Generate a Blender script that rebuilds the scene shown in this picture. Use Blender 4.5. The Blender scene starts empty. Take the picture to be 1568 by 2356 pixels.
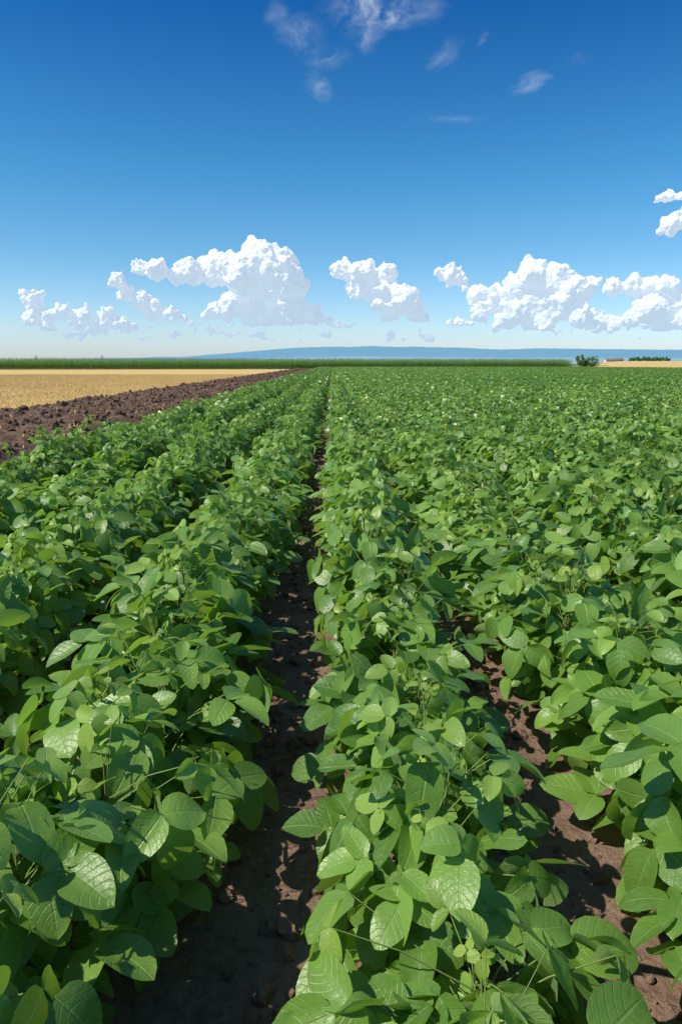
import bpy, math, random, bmesh, time
import numpy as np
from mathutils import Vector, Matrix, noise as mn
T0=time.time()
random.seed(7); rng=np.random.default_rng(7)
scene=bpy.context.scene
# ------------------------------------------------------------------ camera
F=1571.0; CX,CY=784.0,1178.0; HOR=837.0
CAMZ=1.2
pitch=math.atan((CY-HOR)/F); yaw=math.atan(19/F)
cam_d=bpy.data.cameras.new("camera"); cam=bpy.data.objects.new("camera",cam_d)
scene.collection.objects.link(cam); scene.camera=cam
cam_d.sensor_fit='VERTICAL'; cam_d.sensor_height=36; cam_d.sensor_width=24; cam_d.lens=24
cam_d.clip_start=0.05; cam_d.clip_end=150000
cam.location=(0,0,CAMZ); cam.rotation_euler=(math.pi/2-pitch,0,-yaw)
Rm=cam.rotation_euler.to_matrix()
def bearing(px,py,R):
    d=Rm@Vector((px-CX,-(py-CY),-F)); k=R/math.hypot(d.x,d.y)
    return Vector((d.x*k,d.y*k,CAMZ+d.z*k))
# ------------------------------------------------------------------ light
EL=math.radians(52); AZ=math.radians(246)
S=Vector((math.sin(AZ)*math.cos(EL),math.cos(AZ)*math.cos(EL),math.sin(EL)))
sd=bpy.data.lights.new("sun",'SUN'); sd.energy=5.0; sd.angle=math.radians(0.6); sd.color=(1,0.94,0.80)
so=bpy.data.objects.new("sun",sd); scene.collection.objects.link(so)
so.rotation_euler=S.to_track_quat('Z','Y').to_euler(); so.location=(-20,-10,30)
scene.view_settings.view_transform='Standard'; scene.view_settings.look='None'; scene.view_settings.exposure=0
w=bpy.data.worlds.new("World"); scene.world=w; w.use_nodes=True
nt=w.node_tree; nt.nodes.clear()
def N(nt,t,**k):
    n=nt.nodes.new(t)
    for a,b in k.items(): setattr(n,a,b)
    return n
sky=N(nt,'ShaderNodeTexSky',sky_type='NISHITA',sun_disc=False,sun_elevation=EL,sun_rotation=AZ,altitude=100,air_density=1.0,dust_density=0.6,ozone_density=3.0)
tc=N(nt,'ShaderNodeTexCoord'); sx=N(nt,'ShaderNodeSeparateXYZ'); nt.links.new(tc.outputs['Generated'],sx.inputs[0])
rp=N(nt,'ShaderNodeValToRGB'); nt.links.new(sx.outputs['Z'],rp.inputs[0])
e=rp.color_ramp.elements; e[0].position=0; e[0].color=(0.72,0.78,0.99,1); e[1].position=1.0; e[1].color=(0.30,0.48,0.62,1)  # zenith end kept lighter than the visible sky to add fill light
for p,c in ((0.05,(0.64,0.76,0.90)),(0.139,(0.38,0.64,0.77)),(0.243,(0.20,0.56,0.73)),(0.416,(0.045,0.33,0.62)),(0.6,(0.12,0.36,0.58))):
    q=e.new(p); q.color=(*c,1)
mx=N(nt,'ShaderNodeMix',data_type='RGBA',blend_type='MULTIPLY'); mx.inputs[0].default_value=1
nt.links.new(sky.outputs[0],mx.inputs[6]); nt.links.new(rp.outputs[0],mx.inputs[7])
mg=N(nt,'ShaderNodeMix',data_type='RGBA',blend_type='MULTIPLY'); mg.inputs[0].default_value=1; mg.inputs[7].default_value=(1.3,1.3,1.3,1)
nt.links.new(mx.outputs[2],mg.inputs[6])
bg=N(nt,'ShaderNodeBackground'); bg.inputs[1].default_value=0.145
wo=N(nt,'ShaderNodeOutputWorld'); nt.links.new(mg.outputs[2],bg.inputs[0]); nt.links.new(bg.outputs[0],wo.inputs[0])
# ------------------------------------------------------------------ material helpers
class M:
    def __init__(s,name):
        s.m=bpy.data.materials.new(name); s.m.use_nodes=True; s.t=s.m.node_tree; s.t.nodes.clear()
        s.out=s.n('ShaderNodeOutputMaterial')
    def n(s,t,**k): return N(s.t,t,**k)
    def l(s,a,b): s.t.links.new(a,b)
    def setin(s,sock,v):
        if hasattr(v,'is_output') : s.l(v,sock)
        elif isinstance(v,tuple) and len(v)==3 and sock.type=='RGBA': sock.default_value=(*v,1)
        else: sock.default_value=v
    def math(s,op,a,b=0.0,c=None,clamp=False):
        n=s.n('ShaderNodeMath',operation=op,use_clamp=clamp); s.setin(n.inputs[0],a); s.setin(n.inputs[1],b)
        if c is not None: s.setin(n.inputs[2],c)
        return n.outputs[0]
    def mix(s,f,a,b,bt='MIX'):
        n=s.n('ShaderNodeMix',data_type='RGBA',blend_type=bt); s.setin(n.inputs[0],f); s.setin(n.inputs[6],a); s.setin(n.inputs[7],b)
        return n.outputs[2]
    def ramp(s,v,*st):
        n=s.n('ShaderNodeMapRange',interpolation_type='SMOOTHSTEP',clamp=True); s.setin(n.inputs[0],v)
        for i,x in enumerate(st): n.inputs[i+1].default_value=x
        return n.outputs[0]
    def noise(s,vec,scale,det=4,rough=0.55):
        n=s.n('ShaderNodeTexNoise'); n.inputs['Scale'].default_value=scale; n.inputs['Detail'].default_value=det; n.inputs['Roughness'].default_value=rough
        if vec is not None: s.l(vec,n.inputs['Vector'])
        return n.outputs[0]
    def pos(s): return s.n('ShaderNodeNewGeometry').outputs['Position']
    def bump(s,h,st,d):
        n=s.n('ShaderNodeBump'); n.inputs['Strength'].default_value=st; n.inputs['Distance'].default_value=d; s.l(h,n.inputs['Height']); return n.outputs[0]
    def bsdf(s,col,rough=0.8,spec=0.3,normal=None):
        n=s.n('ShaderNodeBsdfPrincipled'); s.setin(n.inputs['Base Color'],col); s.setin(n.inputs['Roughness'],rough); n.inputs['Specular IOR Level'].default_value=spec
        if normal is not None: s.l(normal,n.inputs['Normal'])
        return n.outputs[0]
    def end(s,sh): s.l(sh,s.out.inputs[0]); return s.m
    def mixs(s,f,a,b):
        n=s.n('ShaderNodeMixShader'); s.setin(n.inputs[0],f); s.l(a,n.inputs[1]); s.l(b,n.inputs[2]); return n.outputs[0]
def leaf_mat(name,dark,pale,young,trans,tf=0.28,detail=True):
    m=M(name)
    at=m.n('ShaderNodeAttribute',attribute_name='rnd'); ay=m.n('ShaderNodeAttribute',attribute_name='young')
    g=m.noise(m.pos(),1.3,1)
    r=m.math('ADD',at.outputs['Fac'],m.math('MULTIPLY',m.math('SUBTRACT',g,0.5),0.7),clamp=True)
    col=m.mix(r,dark,pale); col=m.mix(ay.outputs['Fac'],col,young)  # tone varies at random per leaf and patch between two greens
    bf=m.n('ShaderNodeNewGeometry').outputs['Backfacing']
    col=m.mix(m.math('MULTIPLY',bf,0.6),col,(0.27,0.39,0.18))
    nb=None
    if detail:
        uv=m.n('ShaderNodeUVMap',uv_map='leaf').outputs[0]
        sp=m.n('ShaderNodeSeparateXYZ'); m.l(uv,sp.inputs[0]); u,v=sp.outputs[0],sp.outputs[1]
        s=m.math('ABSOLUTE',m.math('MULTIPLY_ADD',u,2.0,-1.0))
        t=m.math('FRACT',m.math('MULTIPLY',m.math('MULTIPLY_ADD',m.math('POWER',s,1.3),-0.26,v),7.0))
        tt=m.math('ABSOLUTE',m.math('SUBTRACT',t,0.5))
        lat=m.ramp(tt,0.40,0.5,0.0,1.0)
        mid=m.ramp(s,0.02,0.08,1.0,0.0)
        vein=m.math('MAXIMUM',m.math('MULTIPLY',lat,0.55),mid)
        tco=m.n('ShaderNodeTexCoord').outputs['Object']
        fine=m.noise(tco,95,3,.65)
        col=m.mix(m.ramp(fine,.35,.7,0,.25),col,(0.22,0.35,0.09))
        col=m.mix(m.math('MULTIPLY',vein,0.30),col,(0.32,0.47,0.16))
        h=m.math('ADD',m.math('MULTIPLY',lat,-0.5),m.math('MULTIPLY',fine,1.4))
        h=m.math('SUBTRACT',h,m.math('MULTIPLY',mid,0.9))
        nb=m.bump(h,0.55,0.0020)
    b=m.bsdf(col,0.40,0.62,nb)
    tr=m.n('ShaderNodeBsdfTranslucent'); m.l(m.mix(0.5,m.mix(1.0,col,(1.7,2.0,0.6),'MULTIPLY'),trans),tr.inputs[0])
    return m.end(m.mixs(tf,b,tr.outputs[0]))
LC=((0.066,0.158,0.022),(0.215,0.375,0.060),(0.42,0.54,0.09),(0.42,0.62,0.04))
MAT_LEAF=leaf_mat('soybean_leaf',*LC,.30)
MAT_LEAFF=leaf_mat('soybean_leaf_far',(0.060,0.145,0.022),(0.185,0.335,0.054),*LC[2:],.26,False)
m=M('soybean_stem'); MAT_STEM=m.end(m.bsdf(m.mix(m.noise(m.pos(),40),(0.14,0.22,0.05),(0.22,0.28,0.09)),0.6,0.3))
# ------------------------------------------------------------------ geometry accumulators
class Geo:
    def __init__(s): s.v=[];s.f=[];s.uv=[];s.mi=[];s.rnd=[];s.yg=[];s.n=0
    def add(s,v,f,uv=None,mi=0,rnd=0.5,yg=0.0):
        v=np.asarray(v,float); f=np.asarray(f,int)
        s.v.append(v); s.f.append(f+s.n); s.n+=len(v)
        s.uv.append(uv if uv is not None else np.full((len(v),2),0.5)); s.mi.append(np.full(len(f),mi))
        s.rnd.append(np.full(len(v),rnd)); s.yg.append(np.full(len(v),yg))
    def join(s,o,mat3,off,dr=0.0):
        for i in range(len(o.v)):
            s.v.append(o.v[i]@mat3.T+off); s.f.append(o.f[i]+s.n)
        s.n+=o.n; s.uv+=o.uv; s.mi+=o.mi; s.yg+=o.yg; s.rnd+=[np.clip(r+dr,0,1) for r in o.rnd]
    def mesh(s,name,mats,smooth=True,attrs=True):
        me=bpy.data.meshes.new(name); V=np.concatenate(s.v)
        faces=[]
        for a in s.f: faces+=a.tolist()
        me.from_pydata(V.tolist(),[],faces)
        for mm in mats: me.materials.append(mm)
        me.polygons.foreach_set('material_index',np.concatenate(s.mi).astype(np.int32))
        if attrs:
            UV=np.concatenate(s.uv); l=me.uv_layers.new(name='leaf')
            li=np.empty(len(me.loops),np.int32); me.loops.foreach_get('vertex_index',li)
            l.data.foreach_set('uv',UV[li].astype(np.float32).ravel())
            for nm,arr in (('rnd',s.rnd),('young',s.yg)):
                a=me.attributes.new(nm,'FLOAT','POINT'); a.data.foreach_set('value',np.concatenate(arr).astype(np.float32))
        me.polygons.foreach_set('use_smooth',np.full(len(me.polygons),smooth))
        me.update(); return me
def grid_faces(nr,nc):
    i=np.arange(nr-1)[:,None]*nc+np.arange(nc-1)[None,:]; i=i.ravel()
    return np.stack([i,i+1,i+nc+1,i+nc],1)
def leaflet(L,W,droop,fold,wave,ns,ncr,r):
    t=np.linspace(0,1,ns+1); v=0.5*t+0.5*(1-np.cos(np.pi*t))/2
    prof=(v**0.50)*((1-v)**0.56)*(1.12-.34*v); prof/=prof.max()
    if ns==2: prof=np.array([0.35,1,0.1])
    ang=-droop*v+0.12; dv=np.diff(v,prepend=0)
    y=np.cumsum(np.cos(ang)*dv)*L; z=np.cumsum(np.sin(ang)*dv)*L
    u=np.linspace(-1,1,ncr+1)
    X=u[None,:]*prof[:,None]*W/2*math.cos(fold)
    Z=z[:,None]+np.abs(u[None,:])**1.3*prof[:,None]*W/2*math.sin(fold)+wave*L*np.sin(v[:,None]*8+r*6+u[None,:]*1.5)*np.abs(u[None,:])
    Y=y[:,None]-np.abs(u[None,:])*prof[:,None]*0.02*L+0*X
    V=np.stack([X,Y,Z],2).reshape(-1,3)
    UV=np.stack([np.broadcast_to(u[None,:]*.5+.5,X.shape),np.broadcast_to(v[:,None],X.shape)],2).reshape(-1,2)
    return V,UV,grid_faces(ns+1,ncr+1)
def nrm(a): return a/ (np.linalg.norm(a)+1e-9)
def place(V,o,d,n):
    y=nrm(d); x=nrm(np.cross(y,n)); z=np.cross(x,y)
    return V@np.stack([x,y,z])+o
def tube(g,p0,p1,r0,r1,k=3,mi=1,sag=0.0):
    p0=np.array(p0,float);p1=np.array(p1,float); d=nrm(p1-p0); a=nrm(np.cross(d,[0.31,0.2,0.93])); b=np.cross(d,a)
    rings=[]
    for s_,rr in ((0,r0),(0.5,(r0+r1)/2),(1,r1)):
        c=p0+(p1-p0)*s_+np.array([0,0,sag*math.sin(math.pi*s_)])
        for j in range(k):
            th=2*math.pi*j/k; rings.append(c+rr*(a*math.cos(th)+b*math.sin(th)))
    f=[]
    for i in range(2):
        for j in range(k): f.append([i*k+j,i*k+(j+1)%k,(i+1)*k+(j+1)%k,(i+1)*k+j])
    g.add(rings,f,mi=mi)
def trifol(g,p,out,n,L,ns,ncr,yg,R):
    f=nrm(out-np.dot(out,n)*n); rv=R.random()
    for k in range(3):
        if k==0: d=f; o=p+f*L*0.20; LL=L*1.08
        else:
            a=(1 if k==1 else -1)*math.radians(R.uniform(60,88)); d=f*math.cos(a)+np.cross(n,f)*math.sin(a); o=p.copy(); LL=L*R.uniform(.84,.98)
        nn=nrm(n+R.normal(0,0.34,3)+(d*R.uniform(-0.1,0.55)))
        d2=nrm(d-np.dot(d,nn)*nn)
        V,UV,Fc=leaflet(LL,LL*R.uniform(.64,.80),R.uniform(0.05,1.0),R.uniform(-0.05,0.45),R.uniform(0.0,0.045),ns,ncr,rv)
        g.add(place(V,o,d2,nn),Fc,UV,0,min(1,max(0,rv*.7+R.random()*.3)),yg)
def plant(seed,ns,ncr,ntri,stems=True,ws=1.0):
    R=np.random.default_rng(seed); g=Geo(); H=R.uniform(.37,.49)
    lean=R.normal(0,0.032,2); WD=R.uniform(.19,.25)*ws
    if stems: tube(g,(0,0,-0.02),(lean[0],lean[1],H*0.95),0.004,0.0022,4)
    ph=R.uniform(0,6.28)
    for i in range(ntri):
        t=(i+0.5)/ntri; t=t**0.80
        z=0.07+t*(H-0.04)
        ph+=2.4+R.normal(0,.3)
        prof=WD*math.sqrt(max(0.02,1-((z-0.20)/0.36)**2)) 
        rr=prof*R.uniform(0.40,1.10)
        out=np.array([math.cos(ph),math.sin(ph),0.0])
        c=np.array([lean[0]*t,lean[1]*t,0])
        p=c+out*rr+np.array([0,0,z+R.normal(0,0.028)])
        yg=0.0; L=R.uniform(.072,.114)
        if t>0.90: L=R.uniform(.042,.068); yg=R.uniform(0.1,.6)
        tilt=0.3+1.0*(rr/0.24)*(1.0-0.40*t)
        n=nrm(np.array([0,0,1.0])+out*tilt*R.uniform(.1,1.0)+R.normal(0,0.38,3))
        if n[2]<0.1: n[2]=0.1; n=nrm(n)
        if stems:
            z0=max(0.03,p[2]-R.uniform(.08,.15)); tube(g,c+np.array([0,0,min(z0,H*.9)]),p,0.0018,0.0012,3,sag=0.014)
        trifol(g,p,out,n,L,ns,ncr,yg,R)
    for k in range(2):
        a=R.uniform(0,6.28); out=np.array([math.cos(a),math.sin(a),0.3]); p=np.array([lean[0],lean[1],H])+out*0.025
        trifol(g,p,nrm(out),nrm(np.array([out[0]*.8,out[1]*.8,.7])),R.uniform(.025,.04),max(2,ns//2),2,R.uniform(.4,.9),R)
        if stems: tube(g,(lean[0],lean[1],H*.93),p,0.0018,0.0012,3)
    return g
def rotz(a,sx=1,sz=1):
    c,s=math.cos(a),math.sin(a); return np.array([[c*sx,-s*sx,0],[s*sx,c*sx,0],[0,0,sz]])
def rowpiece(pl,Ln,step,seed):
    R=np.random.default_rng(seed); g=Geo(); y=-Ln/2+step/2
    while y<Ln/2:
        h=R.uniform(.80,1.14); g.join(pl[R.integers(len(pl))],rotz(R.uniform(0,6.28),R.uniform(.82,1.12),h),np.array([R.normal(0,.026),y+R.normal(0,.02),0]),R.normal(0,.15)); y+=step
    return g
def chunk(seed,Ln,nlf,wd=0.265):
    R=np.random.default_rng(seed); g=Geo()
    for i in range(nlf):
        y=R.uniform(-Ln/2,Ln/2); a=R.uniform(-1.45,1.45)
        q=R.uniform(.62,1.10); hx=math.sin(a)*wd*q; z=0.11+math.cos(a)*0.36*q*(1+.2*math.sin(y*9+seed))
        out=np.array([math.sin(a),R.normal(0,.5),0.0]); 
        n=nrm(np.array([math.sin(a)*.7,0,1])+R.normal(0,.46,3))
        d=nrm(out+R.normal(0,.7,3)); L=R.uniform(.07,.115)
        V,UV,Fc=leaflet(L,L*.78,.5,.25,0,2,2,.5)
        g.add(place(V,np.array([hx,y,z]),nrm(d-np.dot(d,n)*n),n),Fc,UV,0,R.random(),0.6 if R.random()<.04 else 0)
    return g
def mkcol(name,meshes,prefix):
    c=bpy.data.collections.new(name)
    for i,me in enumerate(meshes):
        o=bpy.data.objects.new("%s_%02d"%(prefix,i),me); c.objects.link(o)
    return c
def scatter(name,pts,rots,scs,idx,col):
    me=bpy.data.meshes.new(name); n=len(pts); me.vertices.add(n); me.vertices.foreach_set('co',np.asarray(pts,np.float32).ravel())
    a=me.attributes.new('rot','FLOAT_VECTOR','POINT'); a.data.foreach_set('vector',np.asarray(rots,np.float32).ravel())
    a=me.attributes.new('scl','FLOAT_VECTOR','POINT'); a.data.foreach_set('vector',np.asarray(scs,np.float32).ravel())
    a=me.attributes.new('idx','INT','POINT'); a.data.foreach_set('value',np.asarray(idx,np.int32))
    o=bpy.data.objects.new(name,me); scene.collection.objects.link(o)
    ng=bpy.data.node_groups.new(name+'_instancing','GeometryNodeTree')
    ng.interface.new_socket('Geometry',in_out='INPUT',socket_type='NodeSocketGeometry'); ng.interface.new_socket('Geometry',in_out='OUTPUT',socket_type='NodeSocketGeometry')
    gi=ng.nodes.new('NodeGroupInput'); go=ng.nodes.new('NodeGroupOutput')
    ci=ng.nodes.new('GeometryNodeCollectionInfo'); ci.inputs['Collection'].default_value=col; ci.inputs['Separate Children'].default_value=True; ci.inputs['Reset Children'].default_value=True
    ip=ng.nodes.new('GeometryNodeInstanceOnPoints'); ip.inputs['Pick Instance'].default_value=True
    def at(nm,t):
        q=ng.nodes.new('GeometryNodeInputNamedAttribute'); q.data_type=t; q.inputs[0].default_value=nm; return q.outputs[0]
    er=ng.nodes.new('FunctionNodeEulerToRotation'); ng.links.new(at('rot','FLOAT_VECTOR'),er.inputs[0])
    ng.links.new(gi.outputs[0],ip.inputs['Points']); ng.links.new(ci.outputs[0],ip.inputs['Instance'])
    ng.links.new(at('idx','INT'),ip.inputs['Instance Index']); ng.links.new(er.outputs[0],ip.inputs['Rotation']); ng.links.new(at('scl','FLOAT_VECTOR'),ip.inputs['Scale'])
    ng.links.new(ip.outputs[0],go.inputs[0])
    md=o.modifiers.new('instances','NODES'); md.node_group=ng
    return o
# ------------------------------------------------------------------ soybean crop
N0,N1,N2=10,7,6; CH=1.4; L0=.66; L1=1.1
pl0=[plant(100+i,8,4,26) for i in range(14)]
pl1=[plant(300+i,3,2,20,False,.94) for i in range(14)]
meshes=[rowpiece(pl0,L0,.11,10+i).mesh('soybean_row_mesh',[MAT_LEAF,MAT_STEM]) for i in range(N0)]
meshes+=[rowpiece(pl1,L1,.11,40+i).mesh('soybean_row_mesh',[MAT_LEAFF,MAT_STEM]) for i in range(N1)]
meshes+=[chunk(500+i,CH,320).mesh('soybean_chunk_mesh',[MAT_LEAFF,MAT_STEM]) for i in range(N2)]
soycol=mkcol('soybean_plants',meshes,'soybean_plant')
SP=0.7; X0=0.18
ROWV={-1:(1.08,.0),0:(.95,.005),1:(1.18,-.03),-2:(1.0,0),2:(1.1,0)}
def soyend(x): return 166 if x<58 else max(118,166-(x-58)*6)
P=[];Ro=[];Sc=[];Ix=[]
for k in range(-4,170):
    wf,ox=ROWV.get(k,(1.0 if k<0 else 1.05,0)); xr=X0+k*SP+ox; ph=k*13.7
    y=-0.7+random.uniform(-.3,0)
    ye=soyend(xr)
    while y<ye:
        Ln=L0 if y<7.5 else (L1 if y<24 else CH); yc=y+Ln/2
        if xr<0.56*yc+3.2:
            h=1.0+0.18*mn.noise(Vector((ph,yc*0.5,0)))+random.uniform(-.05,.05)
            wv=0.025*mn.noise(Vector((ph,yc*.4,7)))
            ix=random.randrange(N0) if Ln==L0 else (N0+random.randrange(N1) if Ln==L1 else N0+N1+random.randrange(N2))
            P.append((xr+wv+random.gauss(0,.012),yc,0)); Ro.append((0,0,math.pi*random.randrange(2)+random.gauss(0,.03)))
            Sc.append((wf*random.uniform(.92,1.08),1.04,h)); Ix.append(ix)
        y+=Ln
scatter('soybean_crop',P,Ro,Sc,Ix,soycol)
print('soy instances',len(P),time.time()-T0)
# ------------------------------------------------------------------ ground height + sheets
def gz(x,y):
    if y<150: return 0.0
    t=min(1,max(0,(y-150)/500)); t=t*t*(3-2*t)
    s=min(1,max(0,(x-0.34*y)/ (0.08*y+1))); s=s*s*(3-2*s)
    return 3.6*t*s*(1 if y<900 else max(0,1-(y-900)/600))
def sheet(name,xs,ys,zf,mat,smooth=True):
    V=[(x,y,zf(x,y)) for y in ys for x in xs]
    me=bpy.data.meshes.new(name); me.from_pydata(V,[],grid_faces(len(ys),len(xs)).tolist()); me.materials.append(mat)
    me.polygons.foreach_set('use_smooth',np.full(len(me.polygons),smooth)); me.update()
    o=bpy.data.objects.new(name,me); scene.collection.objects.link(o); return o
def soil_mat(name,c1,c2,straw=0.0,bs=0.6):
    m=M(name); p=m.pos()
    n1=m.noise(p,3,6,.65); n2=m.noise(p,45,5,.7)
    col=m.mix(m.ramp(n1,.3,.7,0,1),c1,c2); col=m.mix(m.ramp(n2,.3,.75,0,.6),col,tuple(min(1,a*1.4) for a in c2)); 
    if straw:
        mp=m.n('ShaderNodeMapping'); mp.inputs['Scale'].default_value=(26,9,9); mp.inputs['Rotation'].default_value=(0,0,.6); m.l(p,mp.inputs[0])
        s1=m.noise(mp.outputs[0],1.0,3,.6)
        col=m.mix(m.math('MULTIPLY',m.ramp(s1,.60,.66,0,1),straw),col,(0.42,0.28,0.13))
    b=m.bump(m.math('ADD',n1,m.math('MULTIPLY',n2,.6)),bs,0.04)
    return m.end(m.bsdf(col,0.95,0.1,b))
MAT_SOIL=soil_mat('field_soil',(0.145,0.088,0.062),(0.260,0.172,0.130),0,.9)
MAT_PLOW=soil_mat('plowed_soil',(0.085,0.052,0.038),(0.150,0.095,0.070),.35)
def gold_mat(name):
    m=M(name); p=m.pos()
    mp=m.n('ShaderNodeMapping'); mp.inputs['Scale'].default_value=(7,.25,1); m.l(p,mp.inputs[0])
    rows=m.noise(mp.outputs[0],1.0,3); n1=m.noise(p,.25,4); n2=m.noise(p,12,4,.7)
    col=m.mix(m.ramp(n1,.3,.7,0,1),(0.58,0.40,0.145),(0.70,0.50,0.20))
    col=m.mix(m.ramp(rows,.35,.65,0,.4),col,(0.44,0.29,0.10)); col=m.mix(m.ramp(n2,.45,.8,0,.5),col,(0.72,0.53,0.24))
    return m.end(m.bsdf(col,.9,.1,m.bump(n2,.5,.03)))
MAT_GOLD=gold_mat('stubble_ground')
m=M('far_ground'); p=m.pos(); vo=m.n('ShaderNodeTexVoronoi'); mp=m.n('ShaderNodeMapping'); mp.inputs['Scale'].default_value=(.004,.0016,1); m.l(p,mp.inputs[0]); m.l(mp.outputs[0],vo.inputs['Vector']); vo.inputs['Scale'].default_value=1
sc_=m.n('ShaderNodeSeparateColor'); m.l(vo.outputs['Color'],sc_.inputs[0])
col=m.mix(m.ramp(sc_.outputs[0],.45,.55,0,1),(0.06,0.13,0.035),(0.34,0.27,0.12)); col=m.mix(m.noise(p,.05,4),col,(0.08,0.12,0.05))
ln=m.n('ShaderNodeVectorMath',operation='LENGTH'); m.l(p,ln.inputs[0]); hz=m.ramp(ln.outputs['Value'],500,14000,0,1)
em=m.n('ShaderNodeEmission'); em.inputs[0].default_value=(.36,.56,.76,1); em.inputs[1].default_value=1  # bluish glow mixed in with distance as painted aerial haze
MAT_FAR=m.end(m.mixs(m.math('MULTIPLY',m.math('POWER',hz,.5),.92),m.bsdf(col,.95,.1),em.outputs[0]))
xs=sorted(set([-60000,-30000,-15000,-8000,-4000,-2000,-1000,-500,-250,-120]+list(range(-60,1100,30))+[1500,2500,4000,8000,15000,30000,60000]))
ys=sorted(set([-3000,-500,-100,-20,0,50,100,150]+list(range(200,1600,50))+[2000,3000,5000,8000,15000,30000,60000]))
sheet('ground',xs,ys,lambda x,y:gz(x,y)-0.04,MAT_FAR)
sheet('field_soil',[-3.3,30,58,62,110],[-3,14,60,118,168],lambda x,y:-0.03,MAT_SOIL)
def fz(x,y):
    v=Vector((x*6,y*6,0)); ph=(x-X0)/SP*2*math.pi
    return 0.012*math.cos(ph)+0.014*mn.noise(Vector((x*2,y*2,3)))+0.014*mn.noise(v)+0.022*abs(mn.noise(v*2.6))+0.008*mn.noise(v*7)
sheet('furrow_soil',np.arange(-3.25,6.5,.036).tolist(),np.arange(-.5,14.2,.036).tolist(),fz,MAT_SOIL)
MAT_MARG=soil_mat('field_margin',(0.30,0.18,0.09),(0.45,0.29,0.14),.6)
sheet('straw_margin',[-4.3,-3.9,-3.6,-3.28],list(range(-3,168,3)),lambda x,y:-0.018,MAT_MARG)
def pz(x,y):
    e=min(1,max(0,(x+8.05)/.3))*min(1,max(0,(-3.95-x)/.3)); v=Vector((x*1.6,y*1.6,5))
    h=0.05+0.08*mn.noise(v)+0.08*abs(mn.noise(v*2.7))+0.06*abs(mn.noise(v*6))+0.02*mn.noise(v*14)+0.04*math.sin(x*2*math.pi/.9+mn.noise(Vector((0,y*.4,0))))
    return -0.01+e*max(-.005,h+.02)
sheet('plowed_soil',np.arange(-8.1,-3.85,.07).tolist(),np.concatenate([np.arange(3,40,.07),np.arange(40,100,.2),np.arange(100,168,.5)]).tolist(),pz,MAT_PLOW)
sheet('stubble_field',[-400,-150,-60,-20,-8.0],[-3,20,60,100,150,166],lambda x,y:-0.02,MAT_GOLD)
sheet('wheat_stubble_field',np.arange(60,520,12).tolist(),np.arange(119,700,14).tolist(),lambda x,y:gz(x,y)-0.01,MAT_GOLD)
# ------------------------------------------------------------------ clods
def clod(seed,mat):
    bm=bmesh.new(); bmesh.ops.create_icosphere(bm,subdivisions=2,radius=1)
    for v in bm.verts:
        c=v.co; f=1+.45*mn.noise(c*1.1+Vector((seed*3.1,0,0)))+.25*mn.noise(c*2.7+Vector((0,seed,0))); v.co=Vector((c.x*f,c.y*f*.85,c.z*f*.7))
    me=bpy.data.meshes.new('soil_clod_mesh'); bm.to_mesh(me); bm.free(); me.materials.append(mat); return me
cc=mkcol('soil_clods_src',[clod(i,MAT_PLOW) for i in range(5)]+[clod(9+i,MAT_SOIL) for i in range(5)],'soil_clod')
P=[];Ro=[];Sc=[];Ix=[]
for (ya,yb,den,s0,s1) in ((6,30,28,.018,.080),(30,70,14,.035,.10),(70,165,5,.05,.12)):
    for i in range(int(4*(yb-ya)*den)):
        x=random.uniform(-8.15,-3.95); y=random.uniform(ya,yb); s=s0+(s1-s0)*random.random()**2.4
        P.append((x,y,pz(x,y)+s*.25)); Ro.append([random.uniform(0,6.3) for _ in range(3)]); Sc.append([s*random.uniform(.8,1.3) for _ in range(3)]); Ix.append(random.randrange(5))
for i in range(9000):
    k=random.randrange(-3,5); x=X0+(k+.5)*SP+random.gauss(0,.12); y=random.uniform(.3,13) if i%2 else random.uniform(.3,5)
    if x<-3.2: continue
    s=.003+.025*random.random()**3
    P.append((x,y,fz(x,y)+s*.2)); Ro.append([random.uniform(0,6.3) for _ in range(3)]); Sc.append((s,s,s)); Ix.append(5+random.randrange(5))
scatter('soil_clods',P,Ro,Sc,Ix,cc)
print('clods',time.time()-T0)
# ------------------------------------------------------------------ stubble
m=M('straw'); oi=m.n('ShaderNodeAttribute',attribute_name='rnd').outputs['Fac']; MAT_STRAW=m.end(m.bsdf(m.mix(oi,(0.54,0.36,0.13),(0.78,0.59,0.28)),.7,.3))
def stub(seed):
    R=np.random.default_rng(seed); g=Geo()
    for rx in np.arange(-1,1,.14):
        for i in range(40):
            y=R.uniform(-1,1); x=rx+R.normal(0,.015); h=R.uniform(.04,.10); a=R.uniform(0,3.14); dx,dy=math.cos(a)*.004,math.sin(a)*.004; lx,ly=R.normal(0,.02,2)
            g.add([(x-dx,y-dy,-.02),(x+dx,y+dy,-.02),(x+lx+dx,y+ly+dy,h),(x+lx-dx,y+ly-dy,h)],[[0,1,2,3]],rnd=R.random())
    for i in range(120):
        x,y=R.uniform(-1,1,2); a=R.uniform(0,6.28); l=R.uniform(.06,.15); d=np.array([math.cos(a),math.sin(a)]); q=np.array([-d[1],d[0]])*.004
        g.add([(x-q[0],y-q[1],.02),(x+q[0],y+q[1],.02),(x+d[0]*l+q[0],y+d[1]*l+q[1],.04),(x+d[0]*l-q[0],y+d[1]*l-q[1],.04)],[[0,1,2,3]],rnd=R.random())
    return g.mesh('stubble_mesh',[MAT_STRAW])
sc=mkcol('stubble_src',[stub(i) for i in range(4)],'wheat_stubble')
P=[];Ro=[];Sc=[];Ix=[]
for y in np.arange(6,80,2):
    for x in np.arange(-9.05,-55,-2):
        if -x<.58*y+8: P.append((x,y,-.02)); Ro.append((0,0,math.pi*random.randrange(2))); Sc.append((1,1,random.uniform(.8,1.2))); Ix.append(random.randrange(4))
scatter('wheat_stubble',P,Ro,Sc,Ix,sc)
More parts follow.
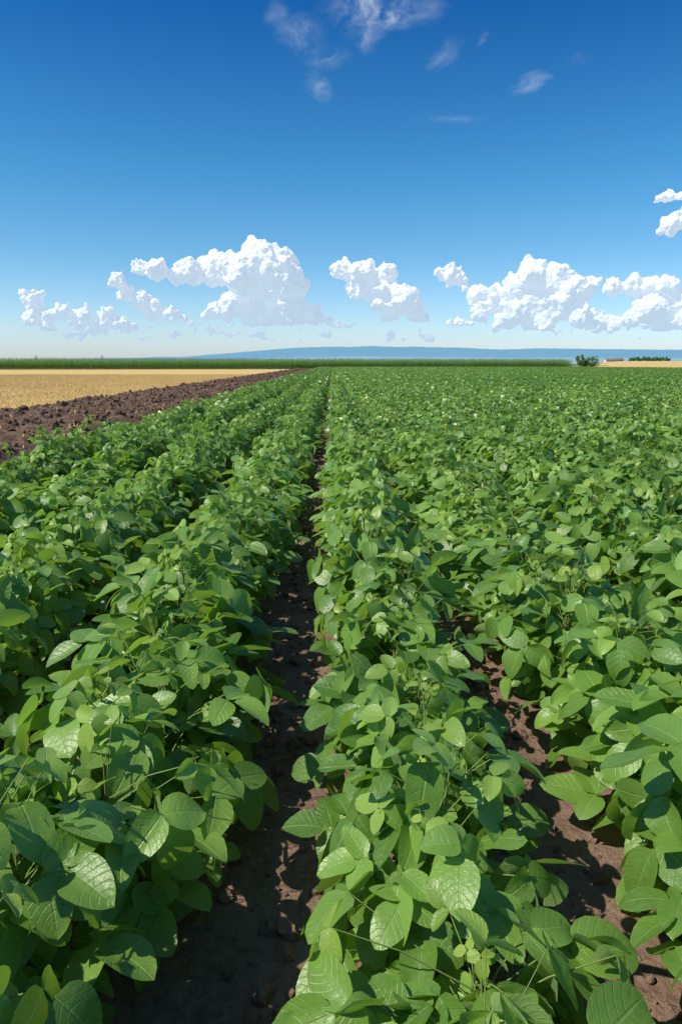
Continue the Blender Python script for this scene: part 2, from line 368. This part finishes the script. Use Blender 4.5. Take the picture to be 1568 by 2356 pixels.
g=Geo(); R=np.random.default_rng(3)
for i in range(8000):
    mg_=R.random()<.45
    x=R.uniform(-4.25,-3.3) if mg_ else R.uniform(-8.2,-4); y=3+R.random()**1.5*90; a=R.uniform(0,6.28); l=R.uniform(.06,.2); z=(0 if mg_ else pz(x,y)+.03)
    d=np.array([math.cos(a),math.sin(a)])*l; q=np.array([-d[1],d[0]])/l*.005
    z2=z+R.uniform(-.01,.06)
    g.add([(x-q[0],y-q[1],z),(x+q[0],y+q[1],z),(x+d[0]+q[0],y+d[1]+q[1],z2),(x+d[0]-q[0],y+d[1]-q[1],z2)],[[0,1,2,3]],rnd=R.random())
o=bpy.data.objects.new('loose_straw',g.mesh('loose_straw',[MAT_STRAW])); scene.collection.objects.link(o)
# ------------------------------------------------------------------ corn
MAT_CORN=leaf_mat('corn_leaf',(0.08,0.19,0.035),(0.19,0.35,0.07),(0.40,0.40,0.14),(0.32,0.54,0.05),.30,False)
def corn(seed):
    R=np.random.default_rng(seed); g=Geo(); H=R.uniform(1.95,2.2)
    tube(g,(0,0,-.05),(R.normal(0,.03),R.normal(0,.03),H),.014,.006,4,mi=0)
    a0=R.uniform(0,3.14)
    for i in range(11):
        z=.25+i*.155; a=a0+math.pi*i+R.normal(0,.3); L=.75*(1-.35*abs(i-5)/6); t=np.linspace(0,1,6); th=1.15-2.1*t
        r=np.cumsum(np.cos(th))*L/6; zz=z+np.cumsum(np.sin(th))*L/6*.8; w_=.045*np.sin(np.pi*np.clip(t*.85+.15,0,1))+.004
        c,s=math.cos(a),math.sin(a)
        V=[]; UV=[]
        for q in range(6):
            for u in (-1,0,1): V.append((r[q]*c-s*u*w_[q],r[q]*s+c*u*w_[q],zz[q]+abs(u)*.015)); UV.append((u*.5+.5,t[q]))
        g.add(V,grid_faces(6,3),np.array(UV),0,R.random(),0)
    for k in range(6):
        a=R.uniform(0,6.28); tube(g,(0,0,H-.05),(math.cos(a)*.09,math.sin(a)*.09,H+.2),.006,.003,3,mi=0)
    g.yg[-6:]=[np.full(9,.8)]*6
    return g.mesh('corn_mesh',[MAT_CORN])
ccorn=mkcol('corn_src',[corn(i) for i in range(6)],'corn_plant')
def cornfront(x): return 150+ (x+70)*(30/135.) 
P=[];Ro=[];Sc=[];Ix=[]
for r in range(14):
    x=-150.0
    while x<62:
        y=cornfront(x)+r*.75+random.gauss(0,.06)
        P.append((x,y,0)); Ro.append((random.gauss(0,.04),random.gauss(0,.04),random.uniform(0,6.28))); s=random.uniform(.90,1.12)*(1+.08*mn.noise(Vector((x*.15,r*.3,0)))); Sc.append((1.1,1.1,s)); Ix.append(random.randrange(6))
        x+=random.uniform(.2,.34)
scatter('corn_field',P,Ro,Sc,Ix,ccorn)
# ------------------------------------------------------------------ bushes and trees
m=M('bark'); MAT_BARK=m.end(m.bsdf(m.mix(m.noise(m.pos(),6),(0.07,0.05,0.035),(0.16,0.12,0.09)),.9,.1))
MAT_TREE=leaf_mat('tree_leaf',(0.04,0.10,0.025),(0.12,0.22,0.05),(0.2,0.2,0.06),(0.2,0.34,0.04),.24,False)
def tree_geo(g,o,H,Wd,seed,nl=2600,ls=.12,trunk=.2):
    R=np.random.default_rng(seed); o=np.array(o,float)
    tube(g,o+[0,0,-.1],o+[0,0,H*.6],H*.03,H*.012,6)
    cl=[]
    for i in range(18):
        d=nrm(R.normal(0,1,3)); q=R.uniform(.3,1)**.5
        c=np.array([d[0]*Wd*.5*q*.8,d[1]*Wd*.5*q*.8,H*(trunk+(1-trunk)/2)+d[2]*H*(1-trunk)/2*q*.8]); cl.append((c,R.uniform(.12,.24)*min(H,Wd)))
        tube(g,o+[0,0,H*R.uniform(.15,.5)],o+c,H*.010,H*.003,4)
    for i in range(nl):
        c,r=cl[R.integers(len(cl))]; d=nrm(R.normal(0,1,3)); p=o+c+d*r*R.uniform(.5,1.1)
        n=nrm(d+R.normal(0,.6,3)); t=nrm(np.cross(n,R.normal(0,1,3))); s=ls*R.uniform(.7,1.4); x=np.cross(n,t)*s*.4
        g.add([p-x,p+t*s*.5-n*s*.1,p+x,p-t*s*.5],[[0,1,2,3]],None,0,R.random(),0)
for i,(px,H,Wd,Y) in enumerate(((1333,3.6,2.6,170),(1362,3.4,3.3,172),(1347,2.6,2.2,171))):
    b=bearing(px,837,1); x=b.x/b.y*Y
    g=Geo(); tree_geo(g,(0,0,0),H,Wd,40+i,1500,.2,.08)
    o=bpy.data.objects.new('bush',g.mesh('bush',[MAT_TREE,MAT_BARK],False)); o.location=(x,Y,0); scene.collection.objects.link(o)
g=Geo()
for i in range(24):
    px=1448+ i*3.8+random.uniform(-2,2); Y=820+random.uniform(-20,20); b=bearing(px,837,1); x=b.x/b.y*Y
    tree_geo(g,(x,Y,gz(x,Y)-.3),random.uniform(4.5,7),random.uniform(4,6),70+i,200,.9,.1)
o=bpy.data.objects.new('distant_trees',g.mesh('distant_trees',[MAT_TREE,MAT_BARK],False)); scene.collection.objects.link(o)
# ------------------------------------------------------------------ hills
prof=[(-900,832),(-300,831),(0,830),(200,826),(330,824),(450,820),(550,812),(620,806),(700,801),(780,799),(850,798),(930,800),(1000,801),(1080,803),(1150,806),(1230,804),(1300,805),(1400,807),(1568,809),(1800,812),(2300,826)]
pxs=np.array([p[0] for p in prof],float); pys=np.array([p[1] for p in prof],float)
def hills(name,R0,sc_,seed,mat):
    q=np.arange(-900,2300,5.0); V=[]; rows=[(0,0),(.06,.35),(.12,.7),(.18,1.0),(.3,.8)]
    for (dr,hf) in rows:
        for px in q:
            py=np.interp(px,pxs,pys); hh=(HOR-py)*sc_+2.2*mn.noise(Vector((px*.013,seed,0)))*sc_+.8*mn.noise(Vector((px*.08,seed,dr*20)))
            hh=max(0.5,hh)*hf; R_=R0*(1+dr)
            b=bearing(px,HOR,R_); V.append((b.x,b.y,hh/F*R_*1.0+ (20*mn.noise(Vector((px*.03,dr*30,seed))) if 0<hf<1 else 0) -3))
    me=bpy.data.meshes.new(name); me.from_pydata(V,[],grid_faces(len(rows),len(q)).tolist()); me.materials.append(mat)
    me.polygons.foreach_set('use_smooth',np.ones(len(me.polygons),bool)); me.update()
    o=bpy.data.objects.new(name,me); scene.collection.objects.link(o)
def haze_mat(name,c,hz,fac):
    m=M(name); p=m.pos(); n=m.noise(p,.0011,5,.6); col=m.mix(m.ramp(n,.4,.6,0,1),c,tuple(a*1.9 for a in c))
    em=m.n('ShaderNodeEmission'); em.inputs[0].default_value=(*hz,1)  # emission paints blue aerial haze into the hill colour
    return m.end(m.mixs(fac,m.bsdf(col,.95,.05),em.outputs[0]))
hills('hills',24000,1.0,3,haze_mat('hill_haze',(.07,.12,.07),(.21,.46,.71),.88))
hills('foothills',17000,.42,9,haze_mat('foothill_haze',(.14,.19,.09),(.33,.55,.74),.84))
# ------------------------------------------------------------------ pylons, farm building
m=M('galvanised_steel'); MAT_ST=m.end(m.bsdf(m.mix(m.noise(m.pos(),.5),(.16,.19,.22),(.24,.27,.30)),.5,.4))
for px in (85,236):
    g=Geo(); H=30
    def bar(a,b,r=.22): tube(g,a,b,r,r,4,mi=0)
    for sx_ in(-1,1):
        for sy in(-1,1): bar((sx_*3,sy*3,0),(sx_*.6,sy*.6,H))
    for k in range(7):
        z0=H*k/7; z1=H*(k+1)/7; a=3-2.4*k/7; b=3-2.4*(k+1)/7
        for sy in(-1,1): bar((-a,sy*a,z0),(b,sy*b,z1),.14); bar((a,sy*a,z0),(-b,sy*b,z1),.14)
    for z,l in((19,6),(23,7.5),(27,5)): bar((-l,0,z),(l,0,z),.25); bar((-l,0,z),(0,0,z+2),.14); bar((l,0,z),(0,0,z+2),.14)
    o=bpy.data.objects.new('electricity_pylon',g.mesh('electricity_pylon',[MAT_ST])); b=bearing(px,HOR,2600); o.location=(b.x,b.y,0); scene.collection.objects.link(o)
m=M('white_render'); MAT_W=m.end(m.bsdf(m.mix(m.noise(m.pos(),.8),(.62,.62,.60),(.78,.77,.74)),.8,.2))
m=M('roof_tile'); MAT_R=m.end(m.bsdf(m.mix(m.noise(m.pos(),1.5),(.20,.10,.07),(.32,.17,.12)),.8,.2))
m=M('window_glass'); MAT_G=m.end(m.bsdf((.03,.04,.05),.15,.5))
def box(g,x0,x1,y0,y1,z0,z1):
    g.add([(x0,y0,z0),(x1,y0,z0),(x1,y1,z0),(x0,y1,z0),(x0,y0,z1),(x1,y0,z1),(x1,y1,z1),(x0,y1,z1)],[[0,3,2,1],[4,5,6,7],[0,1,5,4],[1,2,6,5],[2,3,7,6],[3,0,4,7]])
for (px,Lh,Y) in ((1402,13,860),(1422,9,880)):
    e_=bpy.data.objects.new('farmhouse',None); b=bearing(px,HOR,1); x=b.x/b.y*Y; e_.location=(x,Y,gz(x,Y)-.3); scene.collection.objects.link(e_)
    g=Geo(); box(g,-Lh/2,Lh/2,-4,4,0,3.2); g.add([(-Lh/2,-4,3.2),(-Lh/2,4,3.2),(-Lh/2,0,5)],[[0,1,2]]); g.add([(Lh/2,-4,3.2),(Lh/2,4,3.2),(Lh/2,0,5)],[[0,2,1]])
    parts=[('walls',g,MAT_W)]
    g=Geo(); g.add([(-Lh/2-.4,-4.5,3.05),(Lh/2+.4,-4.5,3.05),(Lh/2+.4,0,5.1),(-Lh/2-.4,0,5.1),(-Lh/2-.4,4.5,3.05),(Lh/2+.4,4.5,3.05)],[[0,1,2,3],[3,2,5,4]]); parts.append(('roof',g,MAT_R))
    g=Geo()
    for q in (-.35,-.1,.15): box(g,Lh*q-.5,Lh*q+.5,-4.03,-3.9,1.1,2.3)
    parts.append(('windows',g,MAT_G)); g=Geo(); box(g,Lh*.34-.5,Lh*.34+.5,-4.03,-3.9,0,2.1); parts.append(('door',g,MAT_R))
    for nm,gg,mt in parts:
        o=bpy.data.objects.new(nm,gg.mesh(nm,[mt],False,False)); o.parent=e_; scene.collection.objects.link(o)
print('pre-clouds',time.time()-T0)
# ------------------------------------------------------------------ clouds
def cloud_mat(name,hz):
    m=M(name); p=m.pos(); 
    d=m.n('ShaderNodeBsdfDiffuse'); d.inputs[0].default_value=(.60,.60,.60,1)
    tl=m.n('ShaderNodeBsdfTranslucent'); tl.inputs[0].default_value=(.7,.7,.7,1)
    em=m.n('ShaderNodeEmission'); em.inputs[0].default_value=(.47,.53,.62,1); em.inputs[1].default_value=.72  # bluish glow added to stand for scattered light on shaded sides
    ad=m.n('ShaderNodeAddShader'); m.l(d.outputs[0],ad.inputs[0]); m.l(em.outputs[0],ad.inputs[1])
    h=m.n('ShaderNodeEmission'); h.inputs[0].default_value=(.50,.67,.83,1)  # haze painted in as emission, stronger towards the cloud bases
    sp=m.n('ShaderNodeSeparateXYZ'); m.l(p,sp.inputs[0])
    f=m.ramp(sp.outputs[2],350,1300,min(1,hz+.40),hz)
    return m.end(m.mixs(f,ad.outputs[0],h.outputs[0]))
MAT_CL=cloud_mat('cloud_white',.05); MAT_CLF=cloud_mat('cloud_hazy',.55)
tx=[]
for nm,sc_ in (('billow_l',1.25),('billow_m',.55),('billow_s',.27)):
    t=bpy.data.textures.new(nm,'VORONOI'); t.noise_scale=sc_; t.noise_intensity=1.0; tx.append(t)
tw=bpy.data.textures.new('cloud_warp','CLOUDS'); tw.noise_scale=1.3; tw.noise_depth=2
def cloud(blobs,R0,seed,mat,base=None,vox=.08,sub=14):
    R=random.Random(seed); U=100.0*R0/8000
    cx=sum(b[0] for b in blobs)/len(blobs); cy=sum(b[1] for b in blobs)/len(blobs)
    C=bearing(cx,cy,R0); bm=bmesh.new(); k=R0/F/U*1.03
    fw=Vector((C.x,C.y,0)).normalized(); rt=Vector((fw.y,-fw.x,0))
    def sph(c,r,s=2):
        bmesh.ops.create_icosphere(bm,subdivisions=s,radius=r,matrix=Matrix.Translation(c))
    for (bx,by,br) in blobs:
        c=rt*((bx-cx)*k)+Vector((0,0,-(by-cy)*k))+fw*R.uniform(-.6,.6)*br*k; r=br*k
        sph(c,r*.94,3)
        for i in range(sub if br>14 else sub//2):
            d=Vector((R.gauss(0,1),R.gauss(0,1),R.gauss(.25,1))).normalized(); rr=r*R.uniform(.2,.46)
            sph(c+d*r*.82,rr)
    if base is not None:
        zb=-(base-cy)*k
        for v in bm.verts:
            if v.co.z<zb: v.co.z=zb+(v.co.z-zb)*.15
    me=bpy.data.meshes.new('cumulus_cloud'); bm.to_mesh(me); bm.free(); me.materials.append(mat)
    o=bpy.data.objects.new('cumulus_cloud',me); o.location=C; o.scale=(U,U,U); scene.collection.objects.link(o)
    r=o.modifiers.new('remesh','REMESH'); r.mode='VOXEL'; r.voxel_size=vox; r.use_smooth_shade=True
    s=o.modifiers.new('smooth','SMOOTH'); s.iterations=5
    def dsp(t,st,mid=0.5):
        d=o.modifiers.new('d','DISPLACE'); d.texture=t; d.strength=st; d.mid_level=mid; d.texture_coords='LOCAL'
    dsp(tw,.6); dsp(tx[0],-.40,.30); dsp(tx[1],-.20,.30); dsp(tx[2],-.07,.30)
    s=o.modifiers.new('smooth2','SMOOTH'); s.iterations=2
    return o
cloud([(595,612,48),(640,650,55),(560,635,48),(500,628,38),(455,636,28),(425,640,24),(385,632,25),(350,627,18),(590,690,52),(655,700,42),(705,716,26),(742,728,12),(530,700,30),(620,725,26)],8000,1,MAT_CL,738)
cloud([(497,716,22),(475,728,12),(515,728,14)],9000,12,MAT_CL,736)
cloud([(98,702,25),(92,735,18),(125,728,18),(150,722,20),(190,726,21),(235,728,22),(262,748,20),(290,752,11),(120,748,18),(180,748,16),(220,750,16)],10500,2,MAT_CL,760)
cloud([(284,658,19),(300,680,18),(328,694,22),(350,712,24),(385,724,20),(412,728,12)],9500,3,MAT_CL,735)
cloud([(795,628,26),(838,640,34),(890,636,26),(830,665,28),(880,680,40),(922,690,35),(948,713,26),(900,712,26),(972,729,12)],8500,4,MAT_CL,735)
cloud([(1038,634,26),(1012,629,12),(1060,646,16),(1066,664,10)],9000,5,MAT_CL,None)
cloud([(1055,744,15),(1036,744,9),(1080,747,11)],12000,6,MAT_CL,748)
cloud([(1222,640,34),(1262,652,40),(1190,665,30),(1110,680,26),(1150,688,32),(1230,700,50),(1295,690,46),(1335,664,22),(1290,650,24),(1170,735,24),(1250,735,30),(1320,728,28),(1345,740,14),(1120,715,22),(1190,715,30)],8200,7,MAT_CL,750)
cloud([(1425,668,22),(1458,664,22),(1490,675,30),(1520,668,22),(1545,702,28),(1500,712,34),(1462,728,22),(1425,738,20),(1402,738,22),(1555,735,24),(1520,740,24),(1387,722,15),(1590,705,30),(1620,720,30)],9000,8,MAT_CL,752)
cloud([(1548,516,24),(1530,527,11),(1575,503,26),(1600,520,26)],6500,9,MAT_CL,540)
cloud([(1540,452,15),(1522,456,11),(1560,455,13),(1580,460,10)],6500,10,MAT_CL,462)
R=random.Random(5); bl=[]
for i in range(64):
    px=R.uniform(-60,1640) if i%3 else R.uniform(250,800); py=R.uniform(742,784); rr=R.uniform(4,10)
    for j in range(R.randrange(2,6)): bl.append((px+R.gauss(0,rr*2.2),py+R.gauss(0,2),rr*R.uniform(.5,1)))
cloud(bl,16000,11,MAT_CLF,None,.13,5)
# high thin cirrus sheet (horizontal, 5 km up)
m=M('cirrus'); p=m.pos()
ZC=5000.0
tr=m.n('ShaderNodeBsdfTransparent'); em=m.n('ShaderNodeEmission'); em.inputs[0].default_value=(.80,.90,1,1); em.inputs[1].default_value=.9  # wisps glow by emission in place of being lit by the sun
mask=None
vs=m.n('ShaderNodeSeparateXYZ'); 
wn=m.n('ShaderNodeTexNoise'); wn.inputs['Scale'].default_value=.0009; wn.inputs['Detail'].default_value=4; m.l(p,wn.inputs['Vector'])
va=m.n('ShaderNodeVectorMath',operation='MULTIPLY_ADD'); m.l(wn.outputs['Color'],va.inputs[0]); va.inputs[1].default_value=(900,900,0); va.inputs[2].default_value=(-450,-450,0)
vb=m.n('ShaderNodeVectorMath',operation='ADD'); m.l(p,vb.inputs[0]); m.l(va.outputs[0],vb.inputs[1]); m.l(vb.outputs[0],vs.inputs[0])
for (px,py,rx,ry,amp) in ((865,22,90,45,.95),(845,90,35,25,.5),(690,85,50,40,.36),(745,130,45,22,.36),(728,200,20,28,.5),(1216,190,26,20,.5),(1335,134,20,12,.35),(1035,272,60,10,.2),(1020,125,25,30,.25),(640,30,25,30,.25),(1098,90,10,12,.3)):
    d0=bearing(px,py,1); t=(ZC-CAMZ)/(d0.z-CAMZ); X,Y=d0.x*t,d0.y*t
    dr=bearing(px+rx,py,1); t2=(ZC-CAMZ)/(dr.z-CAMZ); RX=abs(dr.x*t2-X)
    du=bearing(px,py+ry,1); t3=(ZC-CAMZ)/(du.z-CAMZ); RY=abs(du.y*t3-Y)
    a=m.math('DIVIDE',m.math('SUBTRACT',vs.outputs[0],X),RX); b=m.math('DIVIDE',m.math('SUBTRACT',vs.outputs[1],Y),RY)
    q=m.math('SQRT',m.math('ADD',m.math('MULTIPLY',a,a),m.math('MULTIPLY',b,b)))
    f=m.ramp(q,0.0,1.7,amp,0.0); mask=f if mask is None else m.math('MAXIMUM',mask,f)
mp=m.n('ShaderNodeMapping'); mp.inputs['Rotation'].default_value=(0,0,.5); mp.inputs['Scale'].default_value=(.0026,.0009,.001); m.l(vb.outputs[0],mp.inputs[0])
wi=m.ramp(m.noise(mp.outputs[0],1.0,8,.66),.32,.80,0,1)
al=m.math('MULTIPLY',m.math('MULTIPLY',mask,wi),.9,clamp=True)
MAT_CI=m.end(m.mixs(al,tr.outputs[0],em.outputs[0]))
sheet('cirrus_cloud',[-12000,0,14000],[2500,9000,22000],lambda x,y:ZC,MAT_CI)
print('done',time.time()-T0)
